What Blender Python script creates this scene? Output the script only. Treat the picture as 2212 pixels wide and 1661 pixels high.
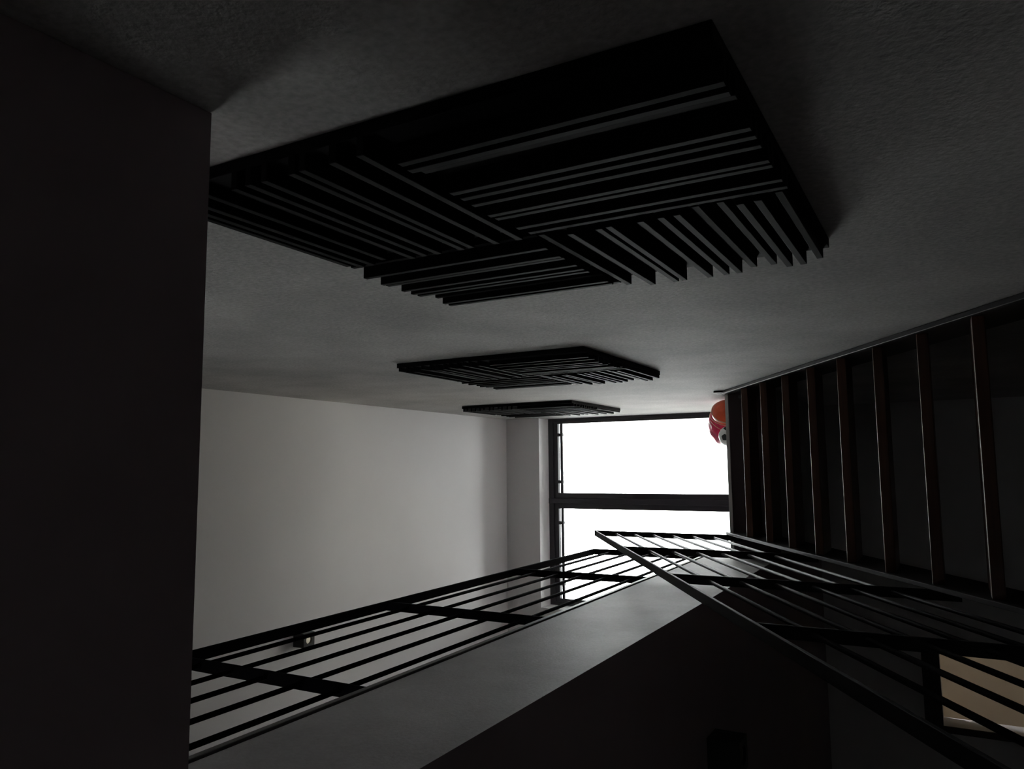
import bpy, bmesh, math, random
from mathutils import Vector, Matrix

for o in list(bpy.data.objects):
    bpy.data.objects.remove(o, do_unlink=True)
SC = bpy.context.scene
COL = SC.collection
E = 1.832                      # height of the lens above the lower floor (m)

# ------------------------------------------------------------------ camera
cam_d = bpy.data.cameras.new('camera')
cam = bpy.data.objects.new('camera', cam_d)
COL.objects.link(cam)
pitch, yaw, roll = math.radians(29.28918), math.radians(7.2013), math.radians(-4.04238)
w = Vector((math.sin(yaw)*math.cos(pitch), math.cos(yaw)*math.cos(pitch), math.sin(pitch)))
r0 = Vector((math.cos(yaw), -math.sin(yaw), 0))
u0 = r0.cross(w)
r = math.cos(roll)*r0 + math.sin(roll)*u0
u = -math.sin(roll)*r0 + math.cos(roll)*u0
X, Y, Zc = -u, r, -w            # the phone is held a quarter turn: picture left is up
cam.matrix_world = Matrix(((X.x, Y.x, Zc.x, 0), (X.y, Y.y, Zc.y, 0), (X.z, Y.z, Zc.z, E), (0, 0, 0, 1)))
cam_d.sensor_fit = 'HORIZONTAL'
cam_d.sensor_width = 36.0
cam_d.lens = 1658.376/2212*36.0
cam_d.clip_start = 0.02
SC.camera = cam

# ------------------------------------------------------------------ sky and exposure
world = bpy.data.worlds.new('overcast_sky')
SC.world = world
world.use_nodes = True
nt = world.node_tree
nt.nodes.clear()
wo = nt.nodes.new('ShaderNodeOutputWorld')
bg = nt.nodes.new('ShaderNodeBackground')
tc = nt.nodes.new('ShaderNodeTexCoord')
sx = nt.nodes.new('ShaderNodeSeparateXYZ')
cr = nt.nodes.new('ShaderNodeValToRGB')
mr = nt.nodes.new('ShaderNodeMapRange')
mr.inputs['From Min'].default_value = -1
mr.inputs['From Max'].default_value = 1
nt.links.new(tc.outputs['Generated'], sx.inputs[0])
nt.links.new(sx.outputs['Z'], mr.inputs['Value'])
nt.links.new(mr.outputs[0], cr.inputs[0])
cr.color_ramp.elements[0].position = 0.14
cr.color_ramp.elements[0].color = (1.0, 0.99, 0.99, 1)
# pale paving right below, dark surroundings up to the skyline, overcast sky growing brighter overhead
for pos, val in ((0.27, 0.08), (0.48, 0.08), (0.52, 0.20), (0.587, 0.36), (0.671, 0.66), (0.82, 0.92)):
    e = cr.color_ramp.elements.new(pos)
    e.color = (val*0.985, val*0.99, val, 1)
e = cr.color_ramp.elements[-1]
e.position = 1.0
e.color = (0.98, 0.99, 1.0, 1)
nt.links.new(cr.outputs[0], bg.inputs['Color'])
bg.inputs['Strength'].default_value = 24.0
nt.links.new(bg.outputs[0], wo.inputs['Surface'])
SC.view_settings.view_transform = 'Standard'
SC.view_settings.look = 'None'
SC.view_settings.gamma = 1.0
SC.view_settings.use_curve_mapping = False
SC.view_settings.exposure = 0.0


# ------------------------------------------------------------------ materials
def material(name, col, rough=0.6, metal=0.0, var=0.0, vscale=3.0, bump=0.0, bscale=120.0, spec=0.5,
             stretch=(1, 1, 1), emit=None, estr=0.0, grain=0.0):
    m = bpy.data.materials.new(name)
    m.use_nodes = True
    n = m.node_tree
    b = n.nodes['Principled BSDF']
    b.inputs['Base Color'].default_value = (*col, 1)
    b.inputs['Roughness'].default_value = rough
    b.inputs['Metallic'].default_value = metal
    b.inputs['Specular IOR Level'].default_value = spec
    t = n.nodes.new('ShaderNodeTexCoord')
    mp = n.nodes.new('ShaderNodeMapping')
    mp.inputs['Scale'].default_value = stretch
    n.links.new(t.outputs['Object'], mp.inputs['Vector'])
    if var > 0:
        nz = n.nodes.new('ShaderNodeTexNoise')
        nz.inputs['Scale'].default_value = vscale
        nz.inputs['Detail'].default_value = 7
        nz.inputs['Roughness'].default_value = 0.62
        n.links.new(mp.outputs[0], nz.inputs['Vector'])
        rp = n.nodes.new('ShaderNodeValToRGB')
        rp.color_ramp.elements[0].position = 0.32
        rp.color_ramp.elements[1].position = 0.70
        rp.color_ramp.elements[0].color = (*[c*(1-var) for c in col], 1)
        rp.color_ramp.elements[1].color = (*[min(1, c*(1+var)) for c in col], 1)
        n.links.new(nz.outputs['Fac'], rp.inputs[0])
        n.links.new(rp.outputs[0], b.inputs['Base Color'])
    if grain > 0:
        ng = n.nodes.new('ShaderNodeTexNoise')
        ng.inputs['Scale'].default_value = 75
        ng.inputs['Detail'].default_value = 5
        n.links.new(mp.outputs[0], ng.inputs['Vector'])
        mg = n.nodes.new('ShaderNodeMapRange')
        mg.inputs['From Min'].default_value = 0.3
        mg.inputs['From Max'].default_value = 0.7
        mg.inputs['To Min'].default_value = 1-grain
        mg.inputs['To Max'].default_value = 1+grain
        n.links.new(ng.outputs['Fac'], mg.inputs['Value'])
        mx = n.nodes.new('ShaderNodeMix')
        mx.data_type = 'RGBA'
        mx.blend_type = 'MULTIPLY'
        mx.inputs[0].default_value = 1.0
        n.links.new(rp.outputs[0], mx.inputs[6])
        n.links.new(mg.outputs[0], mx.inputs[7])
        n.links.new(mx.outputs[2], b.inputs['Base Color'])
    if bump > 0:
        nb = n.nodes.new('ShaderNodeTexNoise')
        nb.inputs['Scale'].default_value = bscale
        nb.inputs['Detail'].default_value = 4
        n.links.new(mp.outputs[0], nb.inputs['Vector'])
        bp = n.nodes.new('ShaderNodeBump')
        bp.inputs['Strength'].default_value = bump
        bp.inputs['Distance'].default_value = 0.003
        n.links.new(nb.outputs['Fac'], bp.inputs['Height'])
        n.links.new(bp.outputs[0], b.inputs['Normal'])
    if emit:
        b.inputs['Emission Color'].default_value = (*emit, 1)
        b.inputs['Emission Strength'].default_value = estr
    return m


M = {}
M['plaster'] = material('grey_trowelled_plaster', (0.47, 0.46, 0.445), 0.85, var=0.20, vscale=1.7, grain=0.16, bump=0.7, bscale=110, spec=0.25)
M['curb'] = material('light_grey_skim_plaster', (0.58, 0.56, 0.565), 0.55, var=0.20, vscale=2.3, grain=0.06, bump=0.3, bscale=110, spec=0.22)
M['white'] = material('white_ceiling_paint', (0.775, 0.765, 0.765), 0.9, var=0.02, vscale=1.2, bump=0.05, bscale=200, spec=0.2)
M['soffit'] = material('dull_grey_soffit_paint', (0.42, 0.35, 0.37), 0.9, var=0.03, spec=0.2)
M['metal'] = material('black_painted_steel', (0.010, 0.009, 0.010), 0.55, spec=0.12, bump=0.05, bscale=300)
M['matt'] = material('matt_black_railing_paint', (0.008, 0.007, 0.009), 0.75, spec=0.02)
M['steel'] = material('charcoal_painted_steel', (0.024, 0.021, 0.023), 0.5, spec=0.3, bump=0.05, bscale=300)
M['bar'] = material('grey_painted_steel', (0.09, 0.082, 0.084), 0.45, spec=0.5)
M['plum'] = material('plum_dark_steel', (0.040, 0.022, 0.026), 0.5, spec=0.4)
M['wood'] = material('red_brown_tread_wood', (0.095, 0.036, 0.018), 0.42, var=0.35, vscale=5, stretch=(0.6, 14, 14), spec=0.45)
M['blackwood'] = material('black_stained_wood', (0.0045, 0.004, 0.0045), 0.75, var=0.3, vscale=8, stretch=(3, 3, 3), spec=0.10)
M['frame'] = material('black_aluminium', (0.030, 0.027, 0.034), 0.35, spec=0.5, var=0.1)
M['tile'] = material('pale_stone_landing', (0.70, 0.68, 0.66), 0.35, var=0.06, vscale=4, spec=0.5)
M['gallery'] = material('brown_gallery_floor', (0.055, 0.04, 0.033), 0.5, var=0.1)
M['floor'] = material('dark_floor_tile', (0.16, 0.14, 0.135), 0.4, var=0.15, spec=0.5)
M['doorwood'] = material('dark_door_wood', (0.028, 0.016, 0.012), 0.5, var=0.25, vscale=4, stretch=(8, 8, 1))
M['cream'] = material('cream_room_paint', (0.56, 0.49, 0.38), 0.9, var=0.03)
M['lampblack'] = material('black_lamp_housing', (0.012, 0.012, 0.012), 0.45)
M['lens'] = material('pale_lamp_lens', (0.8, 0.76, 0.62), 0.4, emit=(1.0, 0.93, 0.72), estr=0.16)
M['dlens'] = material('dark_lamp_lens', (0.03, 0.03, 0.03), 0.3)
M['bulb'] = material('warm_lamp_globe', (0.9, 0.85, 0.7), 0.5, emit=(1.0, 0.80, 0.50), estr=5.5)
M['switch'] = material('pale_switch_plastic', (0.55, 0.58, 0.56), 0.5, var=0.02)
M['ballwhite'] = material('white_ball_panels', (0.90, 0.89, 0.88), 0.45, var=0.03, vscale=30)
M['ballblack'] = material('black_ball_patch', (0.02, 0.02, 0.024), 0.5)
M['bagorange'] = material('orange_red_bag_vinyl', (0.92, 0.13, 0.05), 0.33, var=0.12, vscale=14, bump=0.25, bscale=20)
M['bagpink'] = material('magenta_bag_vinyl', (0.85, 0.035, 0.13), 0.30, var=0.2, vscale=18, bump=0.4, bscale=24)
M['bagpipe'] = material('pale_bag_piping', (0.92, 0.55, 0.40), 0.35, var=0.05)
M['bolt'] = material('grey_bolt_steel', (0.10, 0.10, 0.10), 0.4, metal=0.8)


def glass_material():
    m = bpy.data.materials.new('clear_window_glass')
    m.use_nodes = True
    n = m.node_tree
    n.nodes.clear()
    o = n.nodes.new('ShaderNodeOutputMaterial')
    mix = n.nodes.new('ShaderNodeMixShader')
    fr = n.nodes.new('ShaderNodeFresnel')
    fr.inputs['IOR'].default_value = 1.45
    tr = n.nodes.new('ShaderNodeBsdfTransparent')
    tr.inputs['Color'].default_value = (0.95, 0.97, 0.96, 1)
    gl = n.nodes.new('ShaderNodeBsdfGlossy')
    gl.inputs['Roughness'].default_value = 0.02
    n.links.new(fr.outputs[0], mix.inputs[0])
    n.links.new(tr.outputs[0], mix.inputs[1])
    n.links.new(gl.outputs[0], mix.inputs[2])
    n.links.new(mix.outputs[0], o.inputs['Surface'])
    return m


M['glass'] = glass_material()


# ------------------------------------------------------------------ helpers
class MB:
    """collects shapes; heights are given relative to the lens and lifted by E"""
    def __init__(self):
        self.bm = bmesh.new()

    def hexa(self, pts, bevel=0.0, seg=1):
        vs = [self.bm.verts.new(Vector(p) + Vector((0, 0, E))) for p in pts]
        q = [(0, 3, 2, 1), (4, 5, 6, 7), (0, 1, 5, 4), (1, 2, 6, 5), (2, 3, 7, 6), (3, 0, 4, 7)]
        fs = [self.bm.faces.new([vs[i] for i in f]) for f in q]
        bmesh.ops.recalc_face_normals(self.bm, faces=fs)
        if bevel > 0:
            es = list({e for f in fs for e in f.edges})
            bmesh.ops.bevel(self.bm, geom=es, offset=bevel, segments=seg, affect='EDGES', profile=0.5)
        return self

    def box(self, x0, x1, y0, y1, z0, z1, bevel=0.0, seg=1):
        return self.hexa([(x0, y0, z0), (x1, y0, z0), (x1, y1, z0), (x0, y1, z0),
                          (x0, y0, z1), (x1, y0, z1), (x1, y1, z1), (x0, y1, z1)], bevel, seg)

    def prism_x(self, x0, x1, yz, bevel=0.0):
        a = [self.bm.verts.new((x0, y, z+E)) for y, z in yz]
        b = [self.bm.verts.new((x1, y, z+E)) for y, z in yz]
        n = len(yz)
        fs = [self.bm.faces.new(a[::-1]), self.bm.faces.new(b)]
        for i in range(n):
            fs.append(self.bm.faces.new([a[i], a[(i+1) % n], b[(i+1) % n], b[i]]))
        bmesh.ops.recalc_face_normals(self.bm, faces=fs)
        if bevel > 0:
            es = list({e for f in fs for e in f.edges})
            bmesh.ops.bevel(self.bm, geom=es, offset=bevel, segments=1, affect='EDGES', profile=0.5)
        return self

    def prism_z(self, xy, z0, z1):
        a = [self.bm.verts.new((x, y, z0+E)) for x, y in xy]
        b = [self.bm.verts.new((x, y, z1+E)) for x, y in xy]
        n = len(xy)
        fs = [self.bm.faces.new(a[::-1]), self.bm.faces.new(b)]
        for i in range(n):
            fs.append(self.bm.faces.new([a[i], a[(i+1) % n], b[(i+1) % n], b[i]]))
        bmesh.ops.recalc_face_normals(self.bm, faces=fs)
        return self

    def tube(self, p0, p1, rad, seg=12):
        p0 = Vector(p0)+Vector((0, 0, E))
        p1 = Vector(p1)+Vector((0, 0, E))
        d = p1-p0
        mat = Matrix.Translation((p0+p1)/2) @ d.to_track_quat('Z', 'Y').to_matrix().to_4x4()
        bmesh.ops.create_cone(self.bm, cap_ends=True, segments=seg, radius1=rad, radius2=rad, depth=d.length, matrix=mat)
        return self

    def build(self, name, mat, parent=None, smooth=False):
        me = bpy.data.meshes.new(name)
        off = Vector(parent_loc(parent)) if parent else None
        if off is not None:
            bmesh.ops.translate(self.bm, verts=self.bm.verts, vec=-off)
        if smooth:
            for f in self.bm.faces:
                f.smooth = True
        self.bm.to_mesh(me)
        self.bm.free()
        me.materials.append(mat)
        o = bpy.data.objects.new(name, me)
        COL.objects.link(o)
        if parent:
            o.parent = parent
        return o


def parent_loc(o):
    v = Vector((0, 0, 0))
    while o:
        v += Vector(o.location)
        o = o.parent
    return v


def thing(name, label, cat, loc, group=None):
    o = bpy.data.objects.new(name, None)
    o.empty_display_size = 0.1
    COL.objects.link(o)
    o.location = (loc[0], loc[1], loc[2]+E)
    o['label'] = label
    o['category'] = cat
    if group:
        o['group'] = group
    return o


def struct(o, label, cat):
    o['kind'] = 'structure'
    o['label'] = label
    o['category'] = cat
    return o


# ------------------------------------------------------------------ main dimensions (m, heights from the lens)
WX = 0.52                   # face of the long wall
FL = -E                     # lower floor
LZ = 1.317                  # landing floor
LY = 5.305                  # landing front edge
SOF = 0.995                 # underside of gallery and landing
CEIL = 4.066
WALLY = 7.06                # face of the end wall
WINY = 7.275                # window plane
LEFT = -3.0                 # far left wall


def gx(y):                  # edge of the gallery
    return -0.589 - (5.3-y)*0.0070


# ------------------------------------------------------------------ the shell
b = MB()
b.box(WX+0.0015, WX+0.2, -2.2, 7.55, FL, CEIL)
struct(b.build('wall_right', M['plaster']), 'long grey trowelled plaster wall beside the stairs', 'wall')

b = MB()
b.box(LEFT-0.2, WX+0.2, -2.2, 7.55, CEIL, CEIL+0.2)
struct(b.build('ceiling', M['white']), 'white ceiling high above the landing and gallery', 'ceiling')

WT = 3.678                  # top of the window recess
WL = -1.396                 # left jamb of the window recess
b = MB()
b.box(LEFT, WX, WALLY, 7.55, WT, CEIL)
b.box(LEFT, WL, WALLY, 7.55, SOF, WT)
struct(b.build('wall_far', M['white']), 'white end wall around and above the tall window', 'wall')

DX0, DX1, DZ = -2.012, -1.42, 0.163
b = MB()
b.box(DX1, WX, WALLY, 7.30, FL, SOF)
b.box(LEFT, DX0, WALLY, 7.30, FL, SOF)
b.box(DX0, DX1, WALLY, 7.30, DZ, SOF)
struct(b.build('wall_far_lower', M['white']), 'dim grey wall under the landing seen between the open treads', 'wall')

# left and near walls, each with an unseen window added to bring in light
LW = (0.95, 1.6, 3.1, 3.85)          # y0, y1, z0, z1
b = MB()
b.box(LEFT-0.2, LEFT, -2.2, LW[0], FL, CEIL)
b.box(LEFT-0.2, LEFT, LW[1], 7.55, FL, CEIL)
b.box(LEFT-0.2, LEFT, LW[0], LW[1], FL, LW[2])
b.box(LEFT-0.2, LEFT, LW[0], LW[1], LW[3], CEIL)
struct(b.build('wall_left', M['curb']), 'left wall beyond the gallery', 'wall')
NW = (-2.25, -1.75, -0.65, 0.0)       # x0, x1, z0, z1
b = MB()
b.box(LEFT-0.2, NW[0], -2.4, -2.2, FL, CEIL)
b.box(NW[1], WX+0.2, -2.4, -2.2, FL, CEIL)
b.box(NW[0], NW[1], -2.4, -2.2, FL, NW[2])
b.box(NW[0], NW[1], -2.4, -2.2, NW[3], CEIL)
struct(b.build('wall_near', M['white']), 'wall behind the viewer', 'wall')


def side_window(name, label, axis, p, lo, hi, z0, z1):
    t = thing(name, label, 'window', (p, (lo+hi)/2, z0) if axis == 'x' else ((lo+hi)/2, p, z0))
    t['kind'] = 'structure'

    def bx(b, a0, a1, h0, h1, d0, d1):
        if axis == 'x':
            b.box(p+d0, p+d1, a0, a1, h0, h1)
        else:
            b.box(a0, a1, p+d0, p+d1, h0, h1)
    b = MB()
    bx(b, lo, hi, z0, z0+0.04, -0.03, 0.03)
    bx(b, lo, hi, z1-0.04, z1, -0.03, 0.03)
    bx(b, lo, lo+0.04, z0+0.04, z1-0.04, -0.03, 0.03)
    bx(b, hi-0.04, hi, z0+0.04, z1-0.04, -0.03, 0.03)
    b.build('window_frame', M['frame'], t)
    b = MB()
    bx(b, lo+0.04, hi-0.04, z0+0.04, z1-0.04, -0.003, 0.003)
    b.build('pane', M['glass'], t)


side_window('added_window_left', 'unseen window added in the left wall for light from that side', 'x', LEFT-0.1, *LW)
side_window('added_window_near', 'small unseen window added behind the viewer to light the lower floor', 'y', -2.3, *NW)

b = MB()
b.box(LEFT-0.2, WX+0.2, -2.4, 7.55, FL-0.2, FL)
struct(b.build('floor', M['floor']), 'dark lower floor at the foot of the stairs', 'floor')

# upper floor slab close above the viewer
b = MB()
b.box(LEFT, WX, -2.2, 0.718, 0.906, LZ)
struct(b.build('ceiling_near', M['soffit']), 'dark underside of the upper floor at the picture edge', 'ceiling')

# gallery slab with its curb
b = MB()
b.prism_z([(LEFT, 0.718), (gx(0.718), 0.718), (gx(5.3), 5.3), (gx(5.3), WALLY), (LEFT, WALLY)], SOF, LZ)
b.prism_z([(gx(0.718)-0.10, 0.718), (gx(0.718), 0.718), (gx(LY), LY), (gx(LY)-0.10, LY)], LZ, 1.448)
gal = struct(b.build('gallery_slab', M['curb']), 'grey plastered edge of the gallery floor under the black railing', 'floor')
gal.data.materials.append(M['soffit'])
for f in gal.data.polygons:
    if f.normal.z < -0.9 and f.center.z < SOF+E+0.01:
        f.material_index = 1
b = MB()
b.prism_z([(LEFT, -2.2), (0.52, -2.2), (0.52, 0.718), (gx(0.718)-0.10, 0.718), (gx(5.3)-0.10, 5.3), (gx(5.3)-0.10, WALLY), (LEFT, WALLY)], LZ, LZ+0.012)
struct(b.build('floor_upper', M['gallery']), 'brown upper floor of the gallery', 'floor')

# landing
b = MB()
b.box(gx(5.3), WX, LY+0.02, WINY+0.2, SOF, LZ-0.024)
land = struct(b.build('landing', M['plaster']), 'half landing at the top of the open stairs in front of the window', 'floor')
b = MB()
b.box(gx(5.3), WX, LY-0.004, WINY+0.2, LZ-0.024, LZ, 0.002)
b.build('landing_floor_plate', M['tile'], land)
b = MB()
b.box(gx(5.3)+0.002, WX, LY, LY+0.02, SOF, LZ-0.024)
fas = b.build('fascia', M['plum'], land)
b = MB()
b.tube((0.475, LY-0.004, 1.215), (0.475, LY+0.001, 1.215), 0.011, 16)
b.build('bolt', M['bolt'], fas)
# skirting on the wall along the landing
b = MB()
b.box(WX-0.012, WX, 5.25, 7.0, LZ, LZ+0.062)
struct(b.build('baseboard_right', M['steel']), 'thin steel skirting along the wall on the landing', 'baseboard')

# ------------------------------------------------------------------ window
win = thing('window_1', 'tall bright two-light window with black frame behind the landing', 'window', (-0.43, WINY, LZ+0.02))
win['kind'] = 'structure'
WB = LZ + 0.005
b = MB()
b.box(WL, WX, WINY, WINY+0.10, WT-0.055, WT)
b.box(WL, WX, WINY, WINY+0.10, WB, WB+0.06)
b.box(WX-0.034, WX, WINY, WINY+0.10, WB+0.06, WT-0.055)
b.box(WL, WL+0.035, WINY, WINY+0.10, WB+0.06, WT-0.055)
b.build('outer_frame', M['frame'], win)
b = MB()
b.box(-0.362, -0.308, WINY-0.012, WINY+0.10, WB+0.06, WT, 0.003)
b.build('mullion', M['frame'], win)
for (xa, xb) in ((-0.308, WX-0.034), (WL+0.035, -0.362)):
    s = MB()
    st = 0.054 if xa > -0.5 else 0.054
    lw = 0.054 if xa > -0.5 else 0.030       # stile widths as seen
    rw = 0.018 if xa > -0.5 else 0.054
    z0, z1 = WB+0.06, WT-0.055
    s.box(xa, xa+lw, WINY+0.02, WINY+0.07, z0, z1)
    s.box(xb-rw, xb, WINY+0.02, WINY+0.07, z0, z1)
    s.box(xa+lw, xb-rw, WINY+0.02, WINY+0.07, z0, z0+0.06)
    s.box(xa+lw, xb-rw, WINY+0.02, WINY+0.07, z1-0.046, z1)
    sash = s.build('sash', M['frame'], win)
    s = MB()
    s.box(xa+lw, xb-rw, WINY+0.03, WINY+0.055, z1-0.094, z1-0.066, 0.004)
    rail = s.build('top_bar', M['frame'], sash)
    s = MB()
    for t in (0.16, 0.84):
        xm = xa+lw+(xb-rw-xa-lw)*t
        s.box(xm-0.016, xm+0.016, WINY+0.022, WINY+0.06, z1-0.098, z1-0.04, 0.003)
    s.build('bracket', M['frame'], sash)
    s = MB()
    s.box(xa+lw, xb-rw, WINY+0.058, WINY+0.064, z0+0.06, z1-0.046)
    s.build('pane', M['glass'], sash)

# ------------------------------------------------------------------ lower flight
NY, NZ, RUN, RISE = 5.251, 1.305, 0.28220, 0.17491
SL = RISE/RUN


def nose(y):
    return NZ + (y-NY)*SL


stair = thing('staircase', 'open-riser staircase of red-brown wooden treads between black steel stringers', 'staircase', (0.03, 0.45, FL))
for name, x0, x1 in (('stringer', 0.500, 0.520), ('stringer', -0.455, -0.437)):
    up = 0.022
    dn = 0.262
    ytop = LY-0.004
    yb0 = NY+(FL-NZ-up)/SL
    yb1 = NY+(FL-NZ+dn)/SL
    pts = [(ytop, nose(ytop)+up-0.014), (yb0, FL), (yb1, FL), (ytop, nose(ytop)-dn)]
    b = MB()
    b.prism_x(x0, x1, pts, 0.002)
    b.build(name, M['steel'], stair)
for i in range(1, 18):
    y = NY-RUN*i
    z = NZ-RISE*i
    b = MB()
    b.box(-0.437, 0.500, y, y+0.275, z-0.04, z, 0.0035, 2)
    b.build('tread', M['wood'], stair)

# ------------------------------------------------------------------ stair railing
RX0, RX1 = -0.494, -0.455
RXC = (RX0+RX1)/2
RSL = 0.606


def hr(y):                   # top of the handrail
    return 2.312 + (y-5.305)*RSL


rail = thing('stair_railing', 'sloping black flat-bar railing on the open side of the stairs', 'railing', (RXC, 2.9, nose(2.9)))
Y0 = 0.75


def sbar(b, x0, x1, y0, y1, top, th, bevel=0.0015):
    b.hexa([(x0, y0, top(y0)-th), (x1, y0, top(y0)-th), (x1, y1, top(y1)-th), (x0, y1, top(y1)-th),
            (x0, y0, top(y0)), (x1, y0, top(y0)), (x1, y1, top(y1)), (x0, y1, top(y1))], bevel)


b = MB()
sbar(b, RX0, RX1, Y0, 5.305, hr, 0.014)
b.build('handrail', M['metal'], rail)
for py in (5.300, 4.305, 3.290, 2.375, 1.40):
    b = MB()
    b.box(RX0, RX1, py-0.010, py, nose(py)-0.10, hr(py)-0.012, 0.0015)
    b.build('post', M['metal'], rail)
for k in range(6):
    dz = 0.168+0.1405*k
    b = MB()
    b.tube((RXC, Y0, hr(Y0)-dz), (RXC, 5.296, hr(5.296)-dz), 0.0078)
    b.build('rod', M['metal'], rail, True)
# ------------------------------------------------------------------ gallery railing
grl = thing('gallery_railing', 'level black flat-bar railing along the gallery edge under the white ceiling', 'railing', (gx(3)-0.02, 3.0, 1.448))
GY0, GY1 = 0.73, 5.303


def gbar(b, off0, off1, z0, z1, y0=GY0, y1=GY1, bevel=0.0015):
    b.hexa([(gx(y0)-off1, y0, z0), (gx(y0)-off0, y0, z0), (gx(y1)-off0, y1, z0), (gx(y1)-off1, y1, z0),
            (gx(y0)-off1, y0, z1), (gx(y0)-off0, y0, z1), (gx(y1)-off0, y1, z1), (gx(y1)-off1, y1, z1)], bevel)


b = MB()
gbar(b, 0.0, 0.04, 2.306, 2.320)
b.build('handrail', M['matt'], grl)
b = MB()
gbar(b, -0.004, 0.05, 1.458, 1.478)
b.build('base_rail', M['bar'], grl)
b = MB()
gbar(b, 0.006, 0.05, 1.446, 1.459, bevel=0)  # black strip stands in for the shadow line under the base rail
b.build('shadow_gap_strip', M['matt'], grl)
for py in (5.300, 4.128, 2.890, 1.770):
    b = MB()
    b.box(gx(py)-0.04, gx(py), py-0.010, py, 1.476, 2.308, 0.0015)
    b.build('post', M['matt'], grl)
for k in range(5):
    z = 2.184-0.1512*k
    b = MB()
    b.tube((gx(GY0)-0.02, GY0, z), (gx(5.296)-0.02, 5.296, z), 0.0078)
    b.build('rod', M['matt'], grl, True)

# ------------------------------------------------------------------ slatted wall panels
def rel(base, src):
    return [(round(p-base, 4), d) for p, d in src]


# slat centres across each quarter of a panel and how far each stands off the wall (mm)
LARGE = dict(
    A=rel(.851, [(.906, 55), (.931, 57), (.966, 46), (1.047, 57), (1.080, 56), (1.114, 57), (1.169, 60), (1.196, 58), (1.276, 54), (1.325, 50)]),
    B=rel(.209, [(.740, 52), (.795, 52), (.858, 51), (.881, 52), (.942, 52), (.979, 51), (1.012, 52), (1.095, 43), (1.127, 51), (1.157, 52), (1.200, 44)]),
    C=rel(.209, [(.696, 46), (.631, 55), (.570, 55), (.549, 54), (.484, 55), (.444, 54), (.413, 54), (.378, 44), (.332, 44), (.297, 54), (.266, 53), (.230, 44)]),
    D=rel(.851, [(1.375, 40), (1.422, 56), (1.487, 58), (1.507, 57), (1.571, 58), (1.612, 58), (1.641, 57), (1.723, 46), (1.759, 56), (1.788, 56), (1.842, 40)]))
MIDDLE = dict(
    A=[(.050, 42), (.114, 43), (.160, 50), (.204, 52), (.266, 50), (.300, 40), (.339, 51), (.372, 50), (.415, 48), (.450, 40), (.485, 44)],
    B=[(.530, 46), (.579, 48), (.612, 40), (.643, 51), (.690, 44), (.721, 49), (.766, 49), (.800, 48), (.850, 40), (.898, 49), (.940, 50), (.985, 40)],
    C=[(.011, 40), (.048, 50), (.076, 50), (.115, 40), (.156, 42), (.192, 48), (.223, 50), (.260, 49), (.327, 50), (.347, 51), (.404, 51), (.466, 44), (.490, 42)],
    D=[(.540, 40), (.587, 46), (.656, 47), (.700, 40), (.742, 45), (.778, 48), (.845, 44), (.885, 40), (.930, 45), (.953, 47), (.990, 40)])
SMALL = dict(
    A=[(.040, 44), (.085, 46), (.150, 40), (.190, 47), (.240, 48), (.280, 40), (.322, 48), (.360, 46), (.410, 40), (.445, 48), (.485, 44)],
    B=[(.530, 46), (.570, 48), (.620, 48), (.655, 40), (.700, 47), (.735, 48), (.790, 40), (.828, 48), (.870, 46), (.910, 48), (.950, 40), (.985, 46)],
    C=[(.012, 35), (.070, 46), (.100, 40), (.135, 45), (.175, 40), (.215, 46), (.262, 40), (.314, 41), (.355, 40), (.394, 46), (.440, 40), (.490, 41)],
    D=[(.535, 40), (.578, 41), (.612, 40), (.650, 47), (.700, 40), (.745, 47), (.790, 48), (.840, 40), (.900, 47), (.945, 42), (.990, 40)])


def slat_panel(label, y0, z0, pat, size=1.004):
    t = thing('slat_panel', label, 'wall art', (WX, y0+size/2, z0), 'square black slatted panels on the long wall')
    h = size/2
    b = MB()
    b.box(WX-0.022, WX, y0, y0+size, z0, z0+size, 0.001)
    b.build('backboard', M['blackwood'], t)
    W = 0.0072
    g = 0.004
    for q in 'ABCD':            # A near low upright, B near high level, C far low level, D far high upright
        b = MB()
        for a, d in pat[q]:
            d *= 0.001
            if q in 'AD':
                z = (z0, z0+h-g) if q == 'A' else (z0+h+g, z0+size)
                b.box(WX-d, WX-0.02, y0+a-W, y0+a+W, z[0], z[1], 0.001)
            else:
                y = (y0, y0+h-g) if q == 'B' else (y0+h+g, y0+size)
                b.box(WX-d, WX-0.02, y[0], y[1], z0+a-W, z0+a+W, 0.001)
        b.build('slat_block', M['blackwood'], t)
    return t


slat_panel('largest, nearest square black slatted panel, partly hidden by the dark soffit', 0.851, 0.209, LARGE)
slat_panel('middle square black slatted panel, above the upper half of the stairs', 2.981, 1.332, MIDDLE)
slat_panel('smallest, farthest square black slatted panel, beside the window above the landing', 5.325, 2.486, SMALL)


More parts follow.
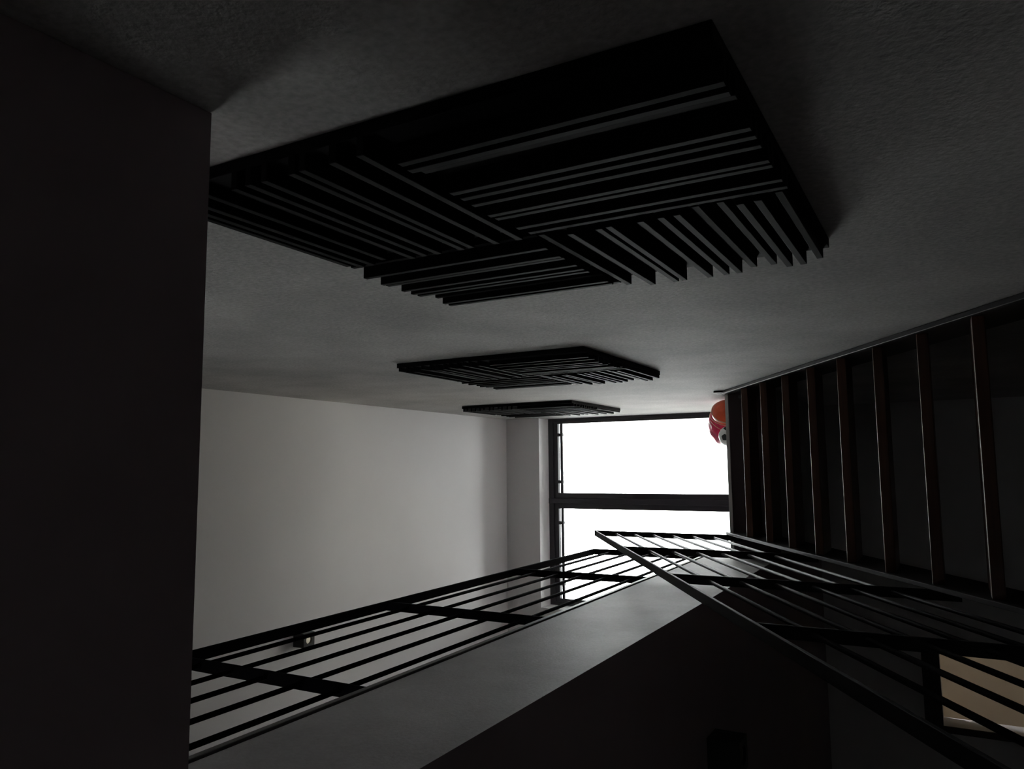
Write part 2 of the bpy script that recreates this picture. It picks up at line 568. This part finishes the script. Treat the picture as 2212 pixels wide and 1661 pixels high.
# ------------------------------------------------------------------ cube lamps
def cube_lamp(label, x0, x1, y0, y1, z0, z1, lens, group):
    t = thing('cube_lamp', label, 'lamp', ((x0+x1)/2, (y0+y1)/2, z1), group)
    cx, cy = (x0+x1)/2, (y0+y1)/2
    rr = (x1-x0)*0.30
    bm = bmesh.new()
    bmesh.ops.create_cube(bm, size=1.0)
    for v in bm.verts:
        v.co = Vector((cx+v.co.x*(x1-x0), cy+v.co.y*(y1-y0), (z0+z1)/2+v.co.z*(z1-z0)+E))
    bot = [f for f in bm.faces if f.normal.z < -0.9][0]
    # bore a round well into the underside
    bmesh.ops.delete(bm, geom=[bot], context='FACES_ONLY')
    cor = [v for v in bm.verts if abs(v.co.z-(z0+E)) < 1e-5]
    cor.sort(key=lambda v: math.atan2(v.co.y-cy, v.co.x-cx))
    N = 32
    ring = [bm.verts.new((cx+rr*math.cos(-math.pi+2*math.pi*k/N), cy+rr*math.sin(-math.pi+2*math.pi*k/N), z0+E)) for k in range(N)]
    ring2 = [bm.verts.new((v.co.x, v.co.y, z0+E+0.03)) for v in ring]
    # corners sit at -135,-45,45,135 degrees = ring index 4,12,20,28
    idx = [4, 12, 20, 28]
    for c in range(4):
        a, bq = idx[c], idx[(c+1) % 4]
        span = (bq-a) % N
        for s in range(span):
            i0, i1 = (a+s) % N, (a+s+1) % N
            if s < span/2:
                bm.faces.new([cor[c], ring[i0], ring[i1]])
            else:
                bm.faces.new([cor[(c+1) % 4], ring[i0], ring[i1]])
        mid = (a+span//2) % N
        bm.faces.new([cor[c], cor[(c+1) % 4], ring[mid]])
    for k in range(N):
        bm.faces.new([ring[k], ring[(k+1) % N], ring2[(k+1) % N], ring2[k]])
    bm.faces.new(ring2)
    bmesh.ops.recalc_face_normals(bm, faces=bm.faces)
    m = MB()
    m.bm.free()
    m.bm = bm
    m.build('housing', M['lampblack'], t)
    m = MB()
    bmesh.ops.create_uvsphere(m.bm, u_segments=24, v_segments=12, radius=1.0)
    for v in m.bm.verts:
        v.co = Vector((cx+v.co.x*rr*0.98, cy+v.co.y*rr*0.98, z0+E+0.018+v.co.z*0.011))
    m.build('lens', lens, t, True)
    return t


cube_lamp('small black cube downlight with pale round lens on the white ceiling', -1.222, -1.126, 4.052, 4.156, 3.966, CEIL, M['lens'], None)
cube_lamp('black unlit cube downlight on the dark underside of the gallery', -1.315, -1.175, 3.46, 3.60, 0.855, SOF, M['dlens'], None)

# ------------------------------------------------------------------ ball and bag on the landing
BC = Vector((0.226, 5.68, LZ+0.0735))
BR = 0.0735


def football():
    t = thing('football', 'small white football with black pentagon patch beside the red bag on the landing', 'ball', (BC.x, BC.y, LZ))
    bm = bmesh.new()
    bmesh.ops.create_icosphere(bm, subdivisions=5, radius=BR)
    m = MB()
    m.bm.free()
    m.bm = bm
    # a pentagon patch turned to where the photograph shows it
    to_cam = (Vector((0, 0, 0))-BC).normalized()
    rot0 = Vector((0, 1, (1+5**0.5)/2)).normalized()
    aim = (to_cam*0.90 + r*(-0.16) + u*0.50).normalized()
    R = rot0.rotation_difference(aim).to_matrix()
    phi = (1+5**0.5)/2
    ico = []
    for a in (-1, 1):
        for c in (-phi, phi):
            ico += [Vector((0, a, c)), Vector((a, c, 0)), Vector((c, 0, a))]
    ico = [(R @ v).normalized() for v in ico]
    for v in bm.verts:
        n = v.co.normalized()
        # seam grooves between the panels
        v.co = n*BR
    bmesh.ops.translate(bm, verts=bm.verts, vec=BC+Vector((0, 0, E)))
    m.build('ball_cover', M['ballwhite'], t, True)
    for c in ico:
        m = MB()
        a = c.orthogonal().normalized()
        # line the patch corners up with the neighbouring icosahedron vertices
        nb = max((q for q in ico if (q-c).length > 0.1), key=lambda q: q.dot(c))
        a = (nb-c*nb.dot(c)).normalized()
        a2 = c.cross(a)
        rings = []
        for s in range(1, 6):
            ring = []
            for k in range(5):
                for q in range(4):
                    f = q/4
                    p0 = Vector((math.cos(2*math.pi*k/5), math.sin(2*math.pi*k/5)))
                    p1 = Vector((math.cos(2*math.pi*(k+1)/5), math.sin(2*math.pi*(k+1)/5)))
                    p = (p0*(1-f)+p1*f)*(0.38*s/5)
                    ring.append(m.bm.verts.new(BC+Vector((0, 0, E))+(c+a*p.x+a2*p.y).normalized()*BR*1.006))
            rings.append(ring)
        cv = m.bm.verts.new(BC+Vector((0, 0, E))+c*BR*1.006)
        n = 20
        for k in range(n):
            m.bm.faces.new([cv, rings[0][k], rings[0][(k+1) % n]])
        for s in range(4):
            for k in range(n):
                m.bm.faces.new([rings[s][k], rings[s+1][k], rings[s+1][(k+1) % n], rings[s][(k+1) % n]])
        bmesh.ops.recalc_face_normals(m.bm, faces=m.bm.faces)
        m.build('patch', M['ballblack'], t, True)


football()


def blob(b, c, rad, axis_rot, fn):
    bmesh.ops.create_uvsphere(b.bm, u_segments=64, v_segments=40, radius=1.0)
    for v in b.bm.verts:
        p = v.co.copy()
        p *= fn(p)
        p = Vector((p.x*rad[0], p.y*rad[1], p.z*rad[2]))
        p = axis_rot @ p
        v.co = Vector(c)+p+Vector((0, 0, E))
        v.co.z = max(v.co.z, LZ+E+0.001)
        v.co.x = min(v.co.x, WX-0.001)


def bag():
    t = thing('sports_bag', 'shiny red and magenta sports bag with orange end on the landing against the wall', 'bag', (0.34, 5.86, LZ))
    R0 = Matrix.Identity(3)
    BC1, BR1 = (0.328, 6.00, LZ+0.138), (0.178, 0.17, 0.166)
    OC, OR = (0.408, 5.80, LZ+0.102), (0.098, 0.09, 0.121)
    b = MB()
    blob(b, BC1, BR1, R0, lambda p: 1+0.018*math.sin(11*p.x+7*p.z)+0.014*math.sin(15*p.z-8*p.x+3*p.y))
    b.build('body', M['bagpink'], t, True)
    b = MB()
    blob(b, OC, OR, R0, lambda p: 1+0.012*math.sin(5*p.x+4*p.z))
    b.build('end_panel', M['bagorange'], t, True)

    def ring(cen, rad, nrm, off, thick):
        nrm = Vector(nrm).normalized()
        e1 = nrm.orthogonal().normalized()
        e2 = nrm.cross(e1)
        q = math.sqrt(1-off*off)
        N, n = 80, 8
        b = MB()
        vs = []
        for k in range(N):
            a = 2*math.pi*k/N
            p = nrm*off+(e1*math.cos(a)+e2*math.sin(a))*q
            c = Vector((cen[0]+p.x*rad[0]*1.012, cen[1]+p.y*rad[1]*1.012, cen[2]+p.z*rad[2]*1.012+E))
            out = Vector((p.x/rad[0], p.y/rad[1], p.z/rad[2])).normalized()
            tan = (e2*math.cos(a)-e1*math.sin(a))
            tan = Vector((tan.x*rad[0], tan.y*rad[1], tan.z*rad[2])).normalized()
            side = tan.cross(out).normalized()
            row = []
            for m in range(n):
                f = 2*math.pi*m/n
                v = c+(out*math.cos(f)+side*math.sin(f))*thick
                v.z = max(v.z, LZ+E+0.001)
                v.x = min(v.x, WX-0.001)
                row.append(b.bm.verts.new(v))
            vs.append(row)
        for k in range(N):
            for m in range(n):
                b.bm.faces.new([vs[k][m], vs[(k+1) % N][m], vs[(k+1) % N][(m+1) % n], vs[k][(m+1) % n]])
        bmesh.ops.recalc_face_normals(b.bm, faces=b.bm.faces)
        b.build('piping', M['bagpipe'], t, True)
    # pale piping round the orange end and along the folds of the body
    ring(OC, OR, (0.45, -0.85, -0.25), 0.10, 0.0050)
    ring(BC1, BR1, (0.85, -0.45, -0.2), 0.38, 0.0035)
    ring(BC1, BR1, (0.80, -0.50, -0.35), 0.20, 0.0025)


bag()

# ------------------------------------------------------------------ doorway of the lit room, switch
b = MB()
b.box(DX0-0.05, DX1+0.05, WALLY-0.015, WALLY, DZ, DZ+0.125, 0.002)
b.box(DX0-0.05, DX0, WALLY-0.015, WALLY, FL, DZ, 0.002)
b.box(DX1, DX1+0.05, WALLY-0.015, WALLY, FL, DZ, 0.002)
struct(b.build('door_1', M['doorwood']), 'dark wooden frame of the open doorway to the lit room', 'door')
b = MB()
b.box(-2.9, -2.7, 7.30, 9.6, FL, 0.8)
b.box(-0.9, -0.7, 7.30, 9.6, FL, 0.8)
b.box(-2.9, -0.7, 9.6, 9.8, FL, 0.8)
b.box(-2.9, -0.7, 7.55, 9.8, 0.8, 0.9)
b.box(-2.9, -0.7, 7.30, 9.8, FL-0.1, FL)
struct(b.build('wall_room', M['cream']), 'cream walls of the lit room beyond the doorway', 'wall')
t = thing('ceiling_globe', 'warm globe lamp of the room beyond the doorway', 'lamp', (-2.35, 8.3, 0.8))
b = MB()
bmesh.ops.create_uvsphere(b.bm, u_segments=24, v_segments=16, radius=0.07)
bmesh.ops.translate(b.bm, verts=b.bm.verts, vec=(-2.35, 8.3, 0.70+E))
b.build('globe', M['bulb'], t, True)
b = MB()
b.tube((-2.35, 8.3, 0.76), (-2.35, 8.3, 0.80), 0.04)
b.build('lamp_base', M['lampblack'], t)

t = thing('light_switch', 'small pale switch plate on the dark wall by the doorway', 'switch', (-1.325, WALLY, 0.147))
b = MB()
b.box(-1.350, -1.300, WALLY-0.008, WALLY, 0.122, 0.172, 0.003, 2)
b.build('plate', M['switch'], t)
b = MB()
b.box(-1.340, -1.310, WALLY-0.012, WALLY-0.007, 0.132, 0.162, 0.002)
b.build('rocker', M['switch'], t)
